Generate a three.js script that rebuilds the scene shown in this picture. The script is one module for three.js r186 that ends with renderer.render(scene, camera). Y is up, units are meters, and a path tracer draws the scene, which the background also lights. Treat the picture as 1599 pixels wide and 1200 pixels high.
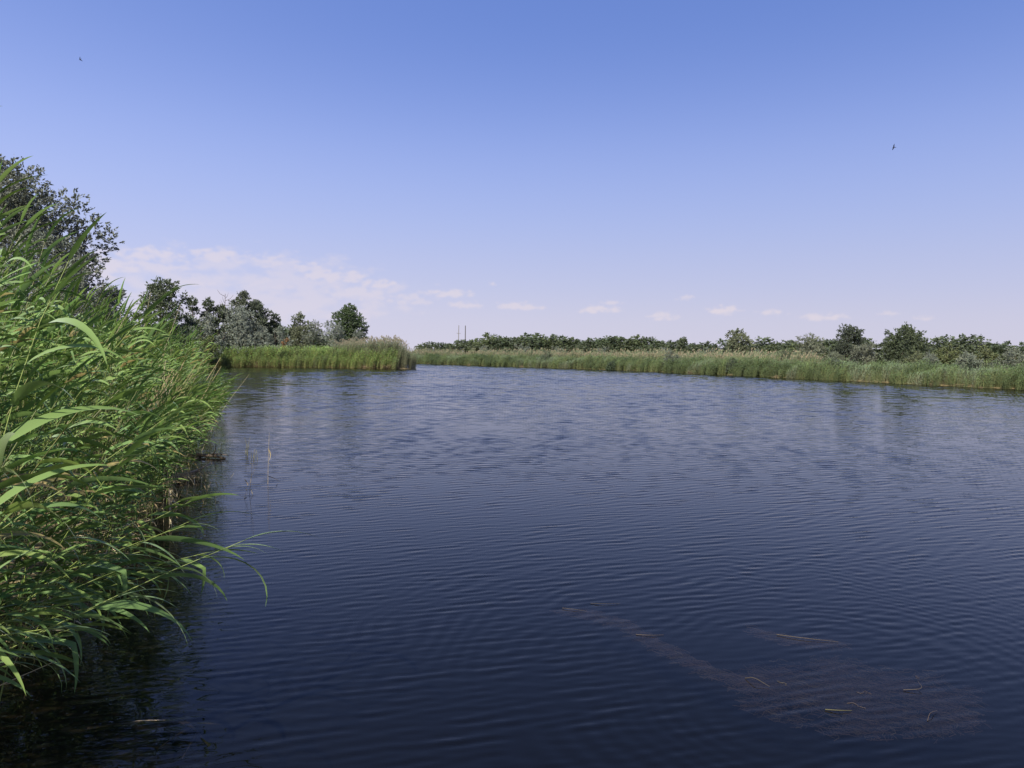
import * as THREE from 'three';
import { mergeGeometries } from 'three/addons/utils/BufferGeometryUtils.js';
import { createNoise2D } from 'simplex-noise';

// ---------- random numbers and noise ----------
function rng(seed) {
  let a = seed >>> 0;
  return () => { a = (a + 0x6D2B79F5) | 0; let t = Math.imul(a ^ (a >>> 15), 1 | a); t = (t + Math.imul(t ^ (t >>> 7), 61 | t)) ^ t; return ((t ^ (t >>> 14)) >>> 0) / 4294967296; };
}
const noise = createNoise2D(rng(11));
const fbm = (x, y, n = 4) => { let s = 0, a = 0.5, f = 1; for (let i = 0; i < n; i++) { s += a * noise(x * f + i * 17.3, y * f - i * 9.1); a *= 0.5; f *= 2.03; } return s; };
const clamp = (x, a = 0, b = 1) => Math.min(b, Math.max(a, x));
const sstep = (a, b, x) => { const t = clamp((x - a) / (b - a)); return t * t * (3 - 2 * t); };
const lerp = (a, b, t) => a + (b - a) * t;
const V = (x, y, z) => new THREE.Vector3(x, y, z);

// ---------- camera, sky, sun, exposure ----------
const scene = new THREE.Scene();
const camera = new THREE.PerspectiveCamera(56.02, 4 / 3, 0.1, 6000);
camera.position.set(0, 2.2, 0);
camera.rotation.order = 'YXZ';
camera.rotation.x = -Math.atan(47 / 1128);
camera.rotation.z = THREE.MathUtils.degToRad(0.7);
const renderer = new THREE.WebGLRenderer({ antialias: true });
renderer.toneMapping = THREE.LinearToneMapping;
const EXPOSURE = 1.7;
renderer.toneMappingExposure = EXPOSURE;
renderer.shadowMap.enabled = true;

const SUN_AZ = THREE.MathUtils.degToRad(-150), SUN_EL = THREE.MathUtils.degToRad(50);   // azimuth from straight ahead, to the right positive
const sunDir = V(Math.sin(SUN_AZ) * Math.cos(SUN_EL), Math.sin(SUN_EL), -Math.cos(SUN_AZ) * Math.cos(SUN_EL));
const sun = new THREE.DirectionalLight(new THREE.Color().setRGB(1, 0.94, 0.83), 4.9);
sun.name = 'sun';
sun.position.copy(sunDir).multiplyScalar(300);
sun.target.position.set(0, 0, -60);
sun.castShadow = true;
Object.assign(sun.shadow.camera, { left: -130, right: 130, top: 130, bottom: -130, near: 1, far: 700 });
sun.shadow.mapSize.set(4096, 4096);
scene.add(sun, sun.target);

function makeSky() {
  const W = 4096, H = 2048, data = new Float32Array(W * H * 4);
  const lin = (c) => { c /= 255; return c <= 0.04045 ? c / 12.92 : ((c + 0.055) / 1.055) ** 2.4; };
  const keys = [[0, 211, 208, 226], [3, 205, 205, 228], [7, 184, 195, 234], [12.9, 161, 181, 237], [16, 146, 169, 232], [21, 117, 146, 217], [25.5, 108, 138, 211], [45, 80, 108, 188], [90, 64, 90, 170]]
    .map(([e, r, g, b]) => [e, lin(r), lin(g), lin(b)]);
  const puffs = [[-22.1, 6.76, 2.61, 0.66, 0.80], [-18.1, 6.51, 2.06, 0.68, 0.70], [-13.9, 5.60, 2.87, 0.79, 0.60], [-26.3, 5.69, 2.86, 0.91, 0.50], [-5.1, 4.61, 2.27, 0.40, 0.80], [-3.8, 3.73, 1.52, 0.41, 0.70], [-12.0, 4.44, 2.92, 0.79, 0.50], [-8.1, 4.05, 1.99, 0.60, 0.40], [-23.9, 4.92, 2.12, 0.56, 0.50], [-18.6, 4.94, 2.28, 0.67, 0.45], [-1.6, 5.47, 0.36, 0.15, 0.50], [0.6, 3.69, 2.13, 0.41, 0.60], [6.8, 3.49, 1.90, 0.40, 0.90], [7.7, 4.05, 1.00, 0.25, 0.50], [11.7, 2.96, 1.36, 0.40, 0.80], [13.4, 4.43, 0.82, 0.25, 0.70], [16.2, 3.40, 1.41, 0.44, 1.00], [19.6, 3.28, 1.17, 0.24, 0.80], [23.2, 2.88, 1.63, 0.37, 0.90], [27.5, 3.15, 0.80, 0.18, 0.50], [29.6, 2.76, 0.69, 0.22, 0.70], [-19.5, 3.72, 11.73, 3.35, 0.35], [-29.9, 5.46, 3.06, 1.32, 0.62], [-26.5, 6.6, 2.2, 0.6, 0.6], [-15.5, 6.2, 1.8, 0.55, 0.7], [-10.5, 5.2, 1.8, 0.5, 0.62]];
  const R = rng(5);
  for (let k = 0; k < 70; k++) {                                     // the same low clouds all round the horizon
    const az = 40 + R() * 280, w = 0.7 + R() * 2.4;
    puffs.push([az > 180 ? az - 360 : az, 2.7 + R() * 4, w, w * (0.16 + R() * 0.14), 0.4 + R() * 0.5]);
  }
  const cloud = [lin(231), lin(222), lin(232)];
  const keyAt = (e) => { let k = 0; while (k < keys.length - 2 && keys[k + 1][0] < e) k++; const t = clamp((e - keys[k][0]) / (keys[k + 1][0] - keys[k][0])); return [1, 2, 3].map((c) => lerp(keys[k][c], keys[k + 1][c], t)); };
  const bySector = Array.from({ length: 360 }, () => []);
  for (const p of puffs) for (let a = Math.floor(p[0] - p[2] * 1.6); a <= p[0] + p[2] * 1.6 + 1; a++) bySector[((a % 360) + 360) % 360].push(p);
  for (let row = 0; row < H; row++) {
    const el = ((row + 0.5) / H - 0.5) * 180, e = Math.max(0, el);
    const base = [0, 0, 0];                                          // the keys, rounded off over a few degrees
    for (let o = -12; o <= 12; o++) { const b = keyAt(Math.abs(e + o * 0.35 * sstep(0, 8, e))); for (let c = 0; c < 3; c++) base[c] += b[c] / 25; }
    const near = 1 - sstep(30, 80, e);
    for (let col = 0; col < W; col++) {
      const az = ((col + 0.5) / W - 0.25) * 360, azw = az > 180 ? az - 360 : az;
      const side = Math.cos(THREE.MathUtils.degToRad(az) - SUN_AZ), m = 1 + near * 0.16 * (side + 0.866), hz = near * 0.14 * (side + 0.866);
      let a = 0;
      if (el > 0.3 && el < 12) {
        for (const p of bySector[((Math.floor(azw) % 360) + 360) % 360]) {
          let du = azw - p[0]; if (du > 180) du -= 360; if (du < -180) du += 360;
          const u = du / p[2], v = (el - p[1]) / p[3];
          if (Math.abs(u) > 1.5 || v < -1.6 || v > 1.9) continue;
          const vv = v < 0 ? v * 1.5 : v * 0.85, s = 1 - u * u * 0.9 - vv * vv;
          const q = fbm(azw * 1.1 / Math.sqrt(p[2]) + p[0], el * 2.6 / Math.sqrt(p[2]) + p[1] * 3, 5);
          a = Math.max(a, sstep(0.05, 1.1, s + q * 1.15) * Math.min(1, p[4] + (p[4] < 0.65 ? 0.18 : 0)));
        }
      }
      const i = (row * W + col) * 4;
      for (let c = 0; c < 3; c++) {
        let x = lerp(base[c], keys[1][c + 1], clamp(hz, 0, 0.25)) * m;
        x = lerp(x, cloud[c] * (1 + 0.06 * side), a * 0.85);
        data[i + c] = x / EXPOSURE;
      }
      data[i + 3] = 1;
    }
  }
  const tex = new THREE.DataTexture(data, W, H, THREE.RGBAFormat, THREE.FloatType);
  tex.mapping = THREE.EquirectangularReflectionMapping;
  tex.magFilter = THREE.LinearFilter;
  tex.wrapS = THREE.RepeatWrapping;
  tex.needsUpdate = true;
  return tex;
}
const skyTex = makeSky();
scene.background = skyTex;
scene.environment = skyTex;

// ---------- naming helpers ----------
const taken = new Map();
function numbered(name) { const n = taken.get(name) ?? 0; taken.set(name, n + 1); return n ? name + '_' + String(n).padStart(3, '0') : name; }
function tag(o, label, category, group, kind) {
  o.userData = { label, category };
  if (group) o.userData.group = group;
  if (kind) o.userData.kind = kind;
  return o;
}
function thing(name, label, category, group) { const g = new THREE.Group(); g.name = numbered(name); tag(g, label, category, group); scene.add(g); return g; }
function part(name, geo, mat, parent) { const m = new THREE.Mesh(geo, mat); m.name = name; parent.add(m); return m; }
function single(name, geo, mat, label, category, group, kind) { const m = new THREE.Mesh(geo, mat); m.name = numbered(name); tag(m, label, category, group, kind); scene.add(m); return m; }

// ---------- the pond outline, in metres ----------
const POND = [[8, -1.2], [-2.6, -1.4], [-3.6, -4.2], [-4.3, -7.2], [-5.8, -11.3], [-6.9, -14.8], [-7.6, -17], [-10, -24], [-20, -45], [-37, -75], [-46, -91], [-42.2, -95.4], [-36, -97.2], [-30.5, -98.4], [-22, -97.4], [-14.2, -96.3], [-13.7, -98], [-15, -104], [-24, -120], [-45, -135], [-60, -150], [-40, -153], [-16.3, -141.3], [-8, -132.5], [0, -124.2], [9, -112.6], [18, -101.2], [23, -91], [27.6, -81.8], [31.6, -71.2], [34.2, -64.2], [36.3, -58.5], [38.1, -53.7], [42, -44], [46, -30], [44, -12], [25, -3]];
function shore(x, z) {                                               // metres to the water's edge, positive on land
  let d = 1e9, inside = false;
  for (let i = 0, j = POND.length - 1; i < POND.length; j = i++) {
    const [ax, az] = POND[j], [bx, bz] = POND[i], ex = bx - ax, ez = bz - az, t = clamp(((x - ax) * ex + (z - az) * ez) / (ex * ex + ez * ez));
    d = Math.min(d, (x - ax - ex * t) ** 2 + (z - az - ez * t) ** 2);
    if ((az > z) !== (bz > z) && x < ax + (z - az) * ex / ez) inside = !inside;
  }
  return inside ? -Math.sqrt(d) : Math.sqrt(d);
}
const edgeWobble = (x, z) => shore(x, z) + 0.35 * noise(x * 0.35, z * 0.35) * sstep(8, 40, Math.hypot(x, z)) + 0.12 * noise(x * 1.3 + 40, z * 1.3);
function groundY(x, z) {
  const s = edgeWobble(x, z);
  if (s < 0) return -0.03 - 1.1 * sstep(0, 3.5, -s);
  return -0.03 + 0.2 * sstep(0, 1.2, s) + 0.16 * sstep(1, 9, s) + sstep(3, 20, s) * 0.12 * noise(x * 0.05, z * 0.05);
}

// ---------- ground ----------
function noiseTexture(size, fn, repeat = 1) {
  const data = new Uint8Array(size * size * 4);
  for (let y = 0; y < size; y++) for (let x = 0; x < size; x++) {
    const c = fn(x / size, y / size);
    for (let k = 0; k < 3; k++) data[(y * size + x) * 4 + k] = clamp(c[k], 0, 255);
    data[(y * size + x) * 4 + 3] = 255;
  }
  const t = new THREE.DataTexture(data, size, size);
  t.wrapS = t.wrapT = THREE.RepeatWrapping; t.magFilter = THREE.LinearFilter; t.colorSpace = THREE.SRGBColorSpace; t.repeat.set(repeat, repeat); t.needsUpdate = true;
  return t;
}
function tileFbm(u, v, f) {                                          // seamless noise on a torus-like blend
  const a = fbm(u * f, v * f, 5), b = fbm((u - 1) * f, v * f, 5), c = fbm(u * f, (v - 1) * f, 5), d = fbm((u - 1) * f, (v - 1) * f, 5);
  return lerp(lerp(a, b, u), lerp(c, d, u), v);
}
{
  const xs = [], zs = [];
  const axis = (out, from, pieces) => { let p = from; out.push(p); for (const [to, step, grow] of pieces) { let s = step; const dir = Math.sign(to - p); while ((to - p) * dir > s * 0.5) { p += dir * s; out.push(p); s *= grow ?? 1; } } };
  const left = [], right = [];
  axis(left, -9, [[-62, 1.2], [-2600, 1.6, 1.22]]);
  axis(right, -9, [[4, 0.4], [70, 1.2], [2600, 1.6, 1.22]]);
  xs.push(...left.slice(1).reverse(), ...right);
  axis(zs, 0, [[-20, 0.4], [-160, 1.2], [-3200, 1.8, 1.2]]);
  const back = [];
  axis(back, 0, [[300, 0.6, 1.25]]);
  const rows = [...back.slice(1).reverse(), ...zs];
  const pos = [], uv = [], idx = [];
  for (const z of rows) for (const x of xs) { pos.push(x, groundY(x, z), z); uv.push(x / 4, z / 4); }
  const n = xs.length;
  for (let j = 0; j < rows.length - 1; j++) for (let i = 0; i < n - 1; i++) { const a = j * n + i, b = a + 1, c = a + n, d = c + 1; idx.push(a, c, b, b, c, d); }
  const g = new THREE.BufferGeometry();
  g.setAttribute('position', new THREE.Float32BufferAttribute(pos, 3)); g.setAttribute('uv', new THREE.Float32BufferAttribute(uv, 2)); g.setIndex(idx); g.computeVertexNormals();
  const map = noiseTexture(512, (u, v) => { const a = tileFbm(u, v, 6), b = tileFbm(u + 0.3, v, 40); const k = 1 + a * 0.5 + b * 0.5; return [112 * k, 98 * k, 66 * k + a * 8]; });
  single('ground', g, new THREE.MeshStandardMaterial({ map, roughness: 1 }), 'muddy bank and dry grass ground around the pond', 'ground', null, 'structure');
}

// ---------- the pond's bed: black silt ----------
{
  const sh = new THREE.Shape(POND.map(([x, z]) => new THREE.Vector2(x, -z)));
  const g = new THREE.ShapeGeometry(sh).rotateX(-Math.PI / 2).translate(0, -0.4, 0);
  single('pond_bed', g, new THREE.MeshStandardMaterial({ color: new THREE.Color().setRGB(0.014, 0.015, 0.012), roughness: 1 }), 'black silt on the bottom of the pond', 'pond bed', null, 'structure');
}

// ---------- water: one sheet of real ripples, finer where they are near ----------
{
  const R = rng(77), waves = [];
  for (let i = 0; i < 110; i++) {
    const lam = 0.07 * Math.pow(4.5 / 0.07, (i + R() * 0.8) / 110), k = 2 * Math.PI / lam;
    const spread = (R() + R() + R() - 1.5) * lerp(0.42, 0.36, sstep(0.15, 0.5, lam)), dir = 0.37 - 0.2 * sstep(0.25, 0.8, lam) + spread;   // angle of the wave's run away from the z axis
    waves.push({ lam, kx: Math.sin(dir) * k, kz: Math.cos(dir) * k, ph: R() * 6.283, k, ox: R() * 50 });
  }
  const dzOf = (d) => 0.021 + 0.0017 * Math.max(0, d - 3);
  const depths = [0.6];
  while (depths[depths.length - 1] < 156) depths.push(depths[depths.length - 1] + dzOf(depths[depths.length - 1]));
  const NC = 470, NR = depths.length, pos = new Float32Array(NC * NR * 3), nor = new Float32Array(NC * NR * 3), uv = new Float32Array(NC * NR * 2);
  let p = 0;
  for (let j = 0; j < NR; j++) {
    const d = depths[j], dz = dzOf(d), active = [];
    for (const w of waves) {
      const r = w.lam / dz, band = sstep(2.3, 3.2, r) * (1 - sstep(5, 9, r));
      if (band > 0.01) active.push([w, band]);
    }
    let energy = 0; for (const [, b] of active) energy += b * b / 2;
    const rms = lerp(0.042, 0.08, sstep(4, 16, d)) + 0.018 * sstep(20, 60, d);
    for (let i = 0; i < NC; i++, p++) {
      const t = (i / (NC - 1)) * 2 - 1, x = 0.86 * d * t + 26 * t ** 9, z = -d;
      let env = 0.9 + 0.3 * noise(x * 0.1 + 7, z * 0.05) + 0.15 * noise(x * 0.5, z * 0.4 + 30);
      env = clamp(env, 0.25, 1.6);
      env *= lerp(0.6, 1, sstep(0.3, 3.5, x + 2.6 + d * 0.29));                                       // sheltered beside the near reeds
      env *= 1 - 0.8 * Math.exp(-(((x + 0.55) / 1.3) ** 2 + ((z + 21) / 1.5) ** 2));                   // a calm slick
      env *= 1 - 0.85 * Math.exp(-(((x - 24.6) / 2.4) ** 2 + ((z + 41 - (x - 24.6) * 0.25) / 0.7) ** 2));
      env *= 1 - 0.75 * Math.exp(-(((x - 1.55) / 0.75) ** 2 + ((z + 5.3) / 0.6) ** 2));                // weed damps the ripples
      const bend = 0.5 * noise(x * 0.12, z * 0.12), bx = 0.35 * noise(x * 0.3 + 9, z * 0.3);
      const a0 = rms * env / Math.sqrt(energy);
      let h = 0, gx = 0, gz = 0;
      for (const [w, b] of active) {
        const loc = 0.75 + 0.5 * Math.abs(noise(x * 0.35 / Math.sqrt(w.lam) * 0.4 + w.ox, z * 0.35 / Math.sqrt(w.lam) * 0.4)), a = a0 * b * loc;
        const ph = w.kx * (x + bx * w.lam) + w.kz * (z + bend * w.lam * 1.5) + w.ph, s = Math.sin(ph), c = Math.cos(ph);
        h += a / w.k * s; gx += a * c * w.kx / w.k; gz += a * c * w.kz / w.k;
      }
      const rx = x - 2.3, rz = z + 4.7, r = Math.hypot(rx, rz);                                         // rings spreading from the weed mat
      if (r < 6 && r > 0.3) {
        const k = 2 * Math.PI / 0.15, a = 0.034 * sstep(0.7, 1.5, r) * (1 - sstep(2.2, 5.5, r)) * (0.5 + 0.8 * Math.abs(noise(x * 0.7, z * 0.7 + 90))), ph = k * (r + 0.12 * noise(x * 0.8, z * 0.8));
        h += a / k * Math.sin(ph); gx += a * Math.cos(ph) * rx / r; gz += a * Math.cos(ph) * rz / r;
      }
      pos[p * 3] = x; pos[p * 3 + 1] = h; pos[p * 3 + 2] = z;
      const il = 1 / Math.hypot(gx, 1, gz);
      nor[p * 3] = -gx * il; nor[p * 3 + 1] = il; nor[p * 3 + 2] = -gz * il;
      uv[p * 2] = x; uv[p * 2 + 1] = z;
    }
  }
  const idx = new Uint32Array((NC - 1) * (NR - 1) * 6);
  let q = 0;
  for (let j = 0; j < NR - 1; j++) for (let i = 0; i < NC - 1; i++) { const a = j * NC + i, b = a + 1, c = a + NC, d = c + 1; idx[q++] = a; idx[q++] = b; idx[q++] = c; idx[q++] = b; idx[q++] = d; idx[q++] = c; }
  const g = new THREE.BufferGeometry();
  g.setAttribute('position', new THREE.BufferAttribute(pos, 3)); g.setAttribute('normal', new THREE.BufferAttribute(nor, 3)); g.setAttribute('uv', new THREE.BufferAttribute(uv, 2)); g.setIndex(new THREE.BufferAttribute(idx, 1));
  const mat = new THREE.MeshPhysicalMaterial({ color: new THREE.Color().setRGB(0.0028, 0.0032, 0.0034), roughness: 0.03, ior: 1.29, specularIntensity: 1, transparent: true, opacity: 0.84 });   // murky: little can be seen through it
  single('water', g, mat, 'dark blue rippled pond water', 'water', null, 'structure');
}

// ---------- materials for plants ----------
const lin = (r, g, b) => new THREE.Color().setRGB(r, g, b);
const leafMat = (r, g, b, through = 0.35, rough = 0.75) => new THREE.MeshPhysicalMaterial({ color: lin(r, g, b), vertexColors: true, roughness: rough, transmission: through, thickness: 0, ior: 1.4, side: THREE.DoubleSide });
const M = {
  reedLeaf: [[0.15, 0.25, 0.05], [0.13, 0.23, 0.06], [0.175, 0.265, 0.05]].map((c) => new THREE.MeshPhysicalMaterial({ color: lin(...c), roughness: 0.75, transmission: 0.42, thickness: 0, ior: 1.4, side: THREE.DoubleSide })),
  reedStem: new THREE.MeshStandardMaterial({ color: lin(0.2, 0.25, 0.06), roughness: 0.55 }),
  reed: leafMat(1, 1, 1, 0.38, 0.65),
  farReed: leafMat(1, 1, 1, 0.25, 0.8),
  crown: leafMat(1, 1, 1, 0.4, 0.8),
  straw: new THREE.MeshStandardMaterial({ vertexColors: true, roughness: 0.8 }),
  bark: new THREE.MeshStandardMaterial({ color: lin(0.09, 0.07, 0.052), roughness: 0.95 }),
  wetBark: new THREE.MeshStandardMaterial({ color: lin(0.09, 0.065, 0.04), roughness: 0.7 }),
  weed: new THREE.MeshStandardMaterial({ vertexColors: true, roughness: 0.6 }),
};

function paint(geo, c) { const n = geo.attributes.position.count, a = new Float32Array(n * 3); for (let i = 0; i < n; i++) a.set(c, i * 3); geo.setAttribute('color', new THREE.BufferAttribute(a, 3)); return geo; }
function plain(geo) { const g = geo.index ? geo.toNonIndexed() : geo; for (const k of Object.keys(g.attributes)) if (!['position', 'normal', 'color'].includes(k)) g.deleteAttribute(k); return g; }

// a tapered tube along points, r0 at the start and r1 at the end
function taperTube(points, r0, r1, sides = 5, segs = 10, rough = 0, seed = 1) {
  const curve = new THREE.CatmullRomCurve3(points), frames = curve.computeFrenetFrames(segs, false), pos = [], nor = [], idx = [], R = rng(seed);
  for (let j = 0; j <= segs; j++) {
    const t = j / segs, c = curve.getPointAt(t), r = lerp(r0, r1, t);
    for (let i = 0; i < sides; i++) {
      const a = i / sides * 2 * Math.PI, n = frames.normals[j].clone().multiplyScalar(Math.cos(a)).addScaledVector(frames.binormals[j], Math.sin(a)), rr = r * (1 + rough * (R() - 0.5));
      pos.push(c.x + n.x * rr, c.y + n.y * rr, c.z + n.z * rr); nor.push(n.x, n.y, n.z);
    }
  }
  for (let j = 0; j < segs; j++) for (let i = 0; i < sides; i++) { const a = j * sides + i, b = j * sides + (i + 1) % sides, c = a + sides, d = b + sides; idx.push(a, b, c, b, d, c); }
  const e = pos.length / 3;                                          // end caps
  for (const j of [0, segs]) { const c = curve.getPointAt(j / segs), t = curve.getTangentAt(j / segs).multiplyScalar(j ? 1 : -1), at = pos.length / 3; pos.push(c.x, c.y, c.z); nor.push(t.x, t.y, t.z); for (let i = 0; i < sides; i++) { const a = j * sides + i, b = j * sides + (i + 1) % sides; j ? idx.push(at, a, b) : idx.push(at, b, a); } }
  const g = new THREE.BufferGeometry();
  g.setAttribute('position', new THREE.Float32BufferAttribute(pos, 3)); g.setAttribute('normal', new THREE.Float32BufferAttribute(nor, 3)); g.setIndex(idx);
  return g;
}

// ---------- a reed leaf: a folded, drooping blade one metre long, to be scaled ----------
function leafGeo(bend, roll, twist, kink, segs = 9) {
  const pos = [], idx = [];
  let x = 0, y = 0, z = 0;
  for (let j = 0; j <= segs; j++) {
    const t = j / segs, th = -bend * Math.pow(t, 1.4) - (kink && t > kink ? 1.2 : 0), w = 0.044 * (t < 0.22 ? 0.35 + 0.65 * Math.sin(t / 0.22 * Math.PI / 2) : Math.pow(1 - (t - 0.22) / 0.78, 0.75)), tw = roll + twist * t;
    if (j) { x += Math.cos(th) / segs; y += Math.sin(th) / segs; }
    const fold = 0.3 * w, nx = -Math.sin(th), ny = Math.cos(th), c = Math.cos(tw), s = Math.sin(tw);
    pos.push(x + nx * (fold + w * s), y + ny * (fold + w * s), z + w * c, x, y, z, x + nx * (fold - w * s), y + ny * (fold - w * s), z - w * c);
    if (j) { const a = (j - 1) * 3, b = j * 3; idx.push(a, b, a + 1, a + 1, b, b + 1, a + 1, b + 1, a + 2, a + 2, b + 1, b + 2); }
  }
  const g = new THREE.BufferGeometry();
  g.setAttribute('position', new THREE.Float32BufferAttribute(pos, 3)); g.setIndex(idx); g.computeVertexNormals();
  return g;
}
const LEAVES = [leafGeo(0.35, 0.5, 0.4), leafGeo(0.9, -0.5, -0.3), leafGeo(1.3, 0.7, 0.4), leafGeo(1.8, 0.2, 0.3), leafGeo(0.6, 0.9, 0.5), leafGeo(0.7, -0.2, -0.3, 0.6), leafGeo(1.1, -0.9, 0.5), leafGeo(1.5, 1.0, -0.4), leafGeo(0.8, 0.1, 0.3), leafGeo(1.4, -0.4, -0.2)];
const WIND = V(1, 0, 0.12).normalize();

// where a reed's stem and leaves go: { points, leaves: [{ m: Matrix4, v: variant }] } relative to its base
function reedPlan(R, { h, lean, dir, n = 12, leafLen = 0.42, from = 0.25, points, broad = 1, wind = 0.55 }) {
  const pts = points ?? Array.from({ length: 7 }, (_, i) => { const t = i / 6; return dir.clone().multiplyScalar(lean * h * Math.pow(t, 1.6)).setY(h * (t - 0.22 * Math.min(1.4, lean) * t * t)); });
  const curve = new THREE.CatmullRomCurve3(pts), leaves = [];
  for (let i = 0; i < n; i++) {
    const t = from + (1 - from) * (i + 0.3 * R()) / (n - 1 + 0.3), p = curve.getPointAt(Math.min(1, t)), tan = curve.getTangentAt(Math.min(1, t));
    const top = i > n - 3, sideways = (i % 2 ? 1 : -1) * (0.25 + R() * 0.75);
    const d = tan.clone().multiplyScalar(top ? 1 : 0.55 + R() * 0.3).addScaledVector(WIND, (top ? 0.15 : wind) * (0.5 + R())).add(V(sideways * 0.25 * (R() - 0.3), 0, sideways * (top ? 0.2 : 0.6))).normalize();
    d.y -= top ? 0 : 0.25 * R(); d.normalize();
    const side = d.clone().cross(V(0, 1, 0)).normalize().negate(), up = side.clone().cross(d).negate();
    if (up.y < 0) up.negate();
    const zed = d.clone().cross(up).normalize();
    const L = leafLen * (0.65 + 0.6 * R()) * (t > 0.9 ? 0.8 : 1) * (t < 0.4 ? 0.8 : 1), W = L * (0.75 + 0.5 * R()) * broad;
    const m = new THREE.Matrix4().makeBasis(d.multiplyScalar(L), up.multiplyScalar(L), zed.multiplyScalar(Math.min(W, 0.5 * broad))).setPosition(p);
    leaves.push({ m, v: top ? [0, 8, 4][Math.floor(R() * 3)] : Math.floor(R() * 10) });
  }
  return { pts, leaves };
}
function reedThing(plan, at, R, label, group, stemR = 0.0055) {
  const g = thing('reed', label, 'reed', group);
  g.position.copy(at);
  part('stem', taperTube(plan.pts, stemR, stemR * 0.3, 5, 9), M.reedStem, g);
  const mat = M.reedLeaf[Math.floor(R() * 3)];
  for (const l of plan.leaves) { const m = part('leaf', LEAVES[l.v], mat, g); l.m.decompose(m.position, m.quaternion, m.scale); m.matrixAutoUpdate = true; }
  return g;
}
function bakedReed(plan, leafC, stemC, R, simple) {
  const parts = [paint(plain(taperTube(plan.pts, 0.0055, 0.002, 3, 5)), stemC)];
  for (const [i, l] of plan.leaves.entries()) { const k = 0.8 + 0.4 * R(), y = R() < (i < 3 ? 0.4 : 0.025) ? [0.3, 0.26, 0.1] : leafC.map((c) => c * k); parts.push(paint(plain(LEAVES[l.v].clone().applyMatrix4(l.m)), y)); }
  return mergeGeometries(parts);
}

// stuff made of several instanced variants
function scatter(name, geos, mat, places, label, category) {
  const g = new THREE.Group(); g.name = numbered(name); tag(g, label, category, null, 'stuff'); scene.add(g);
  const per = geos.map(() => []);
  for (const p of places) per[p.v].push(p);
  geos.forEach((geo, k) => {
    if (!per[k].length) return;
    const im = new THREE.InstancedMesh(geo, mat, per[k].length), m = new THREE.Matrix4(), q = new THREE.Quaternion();
    per[k].forEach((p, i) => { q.setFromEuler(new THREE.Euler(p.tx ?? 0, p.turn ?? 0, p.tz ?? 0)); m.compose(V(p.x, p.y, p.z), q, V(p.s, p.s * (p.sy ?? 1), p.s)); im.setMatrixAt(i, m); im.setColorAt(i, p.c ?? lin(1, 1, 1)); });
    im.name = name + '_clump'; im.userData.kind = 'stuff';
    g.add(im);
  });
  return g;
}
const tone = (R, spread = 0.2, warm = 0) => { const k = 1 + (R() - 0.5) * 2 * spread; return lin(k * (1 + warm * R()), k, k * (1 - warm * 0.5)); };

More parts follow.
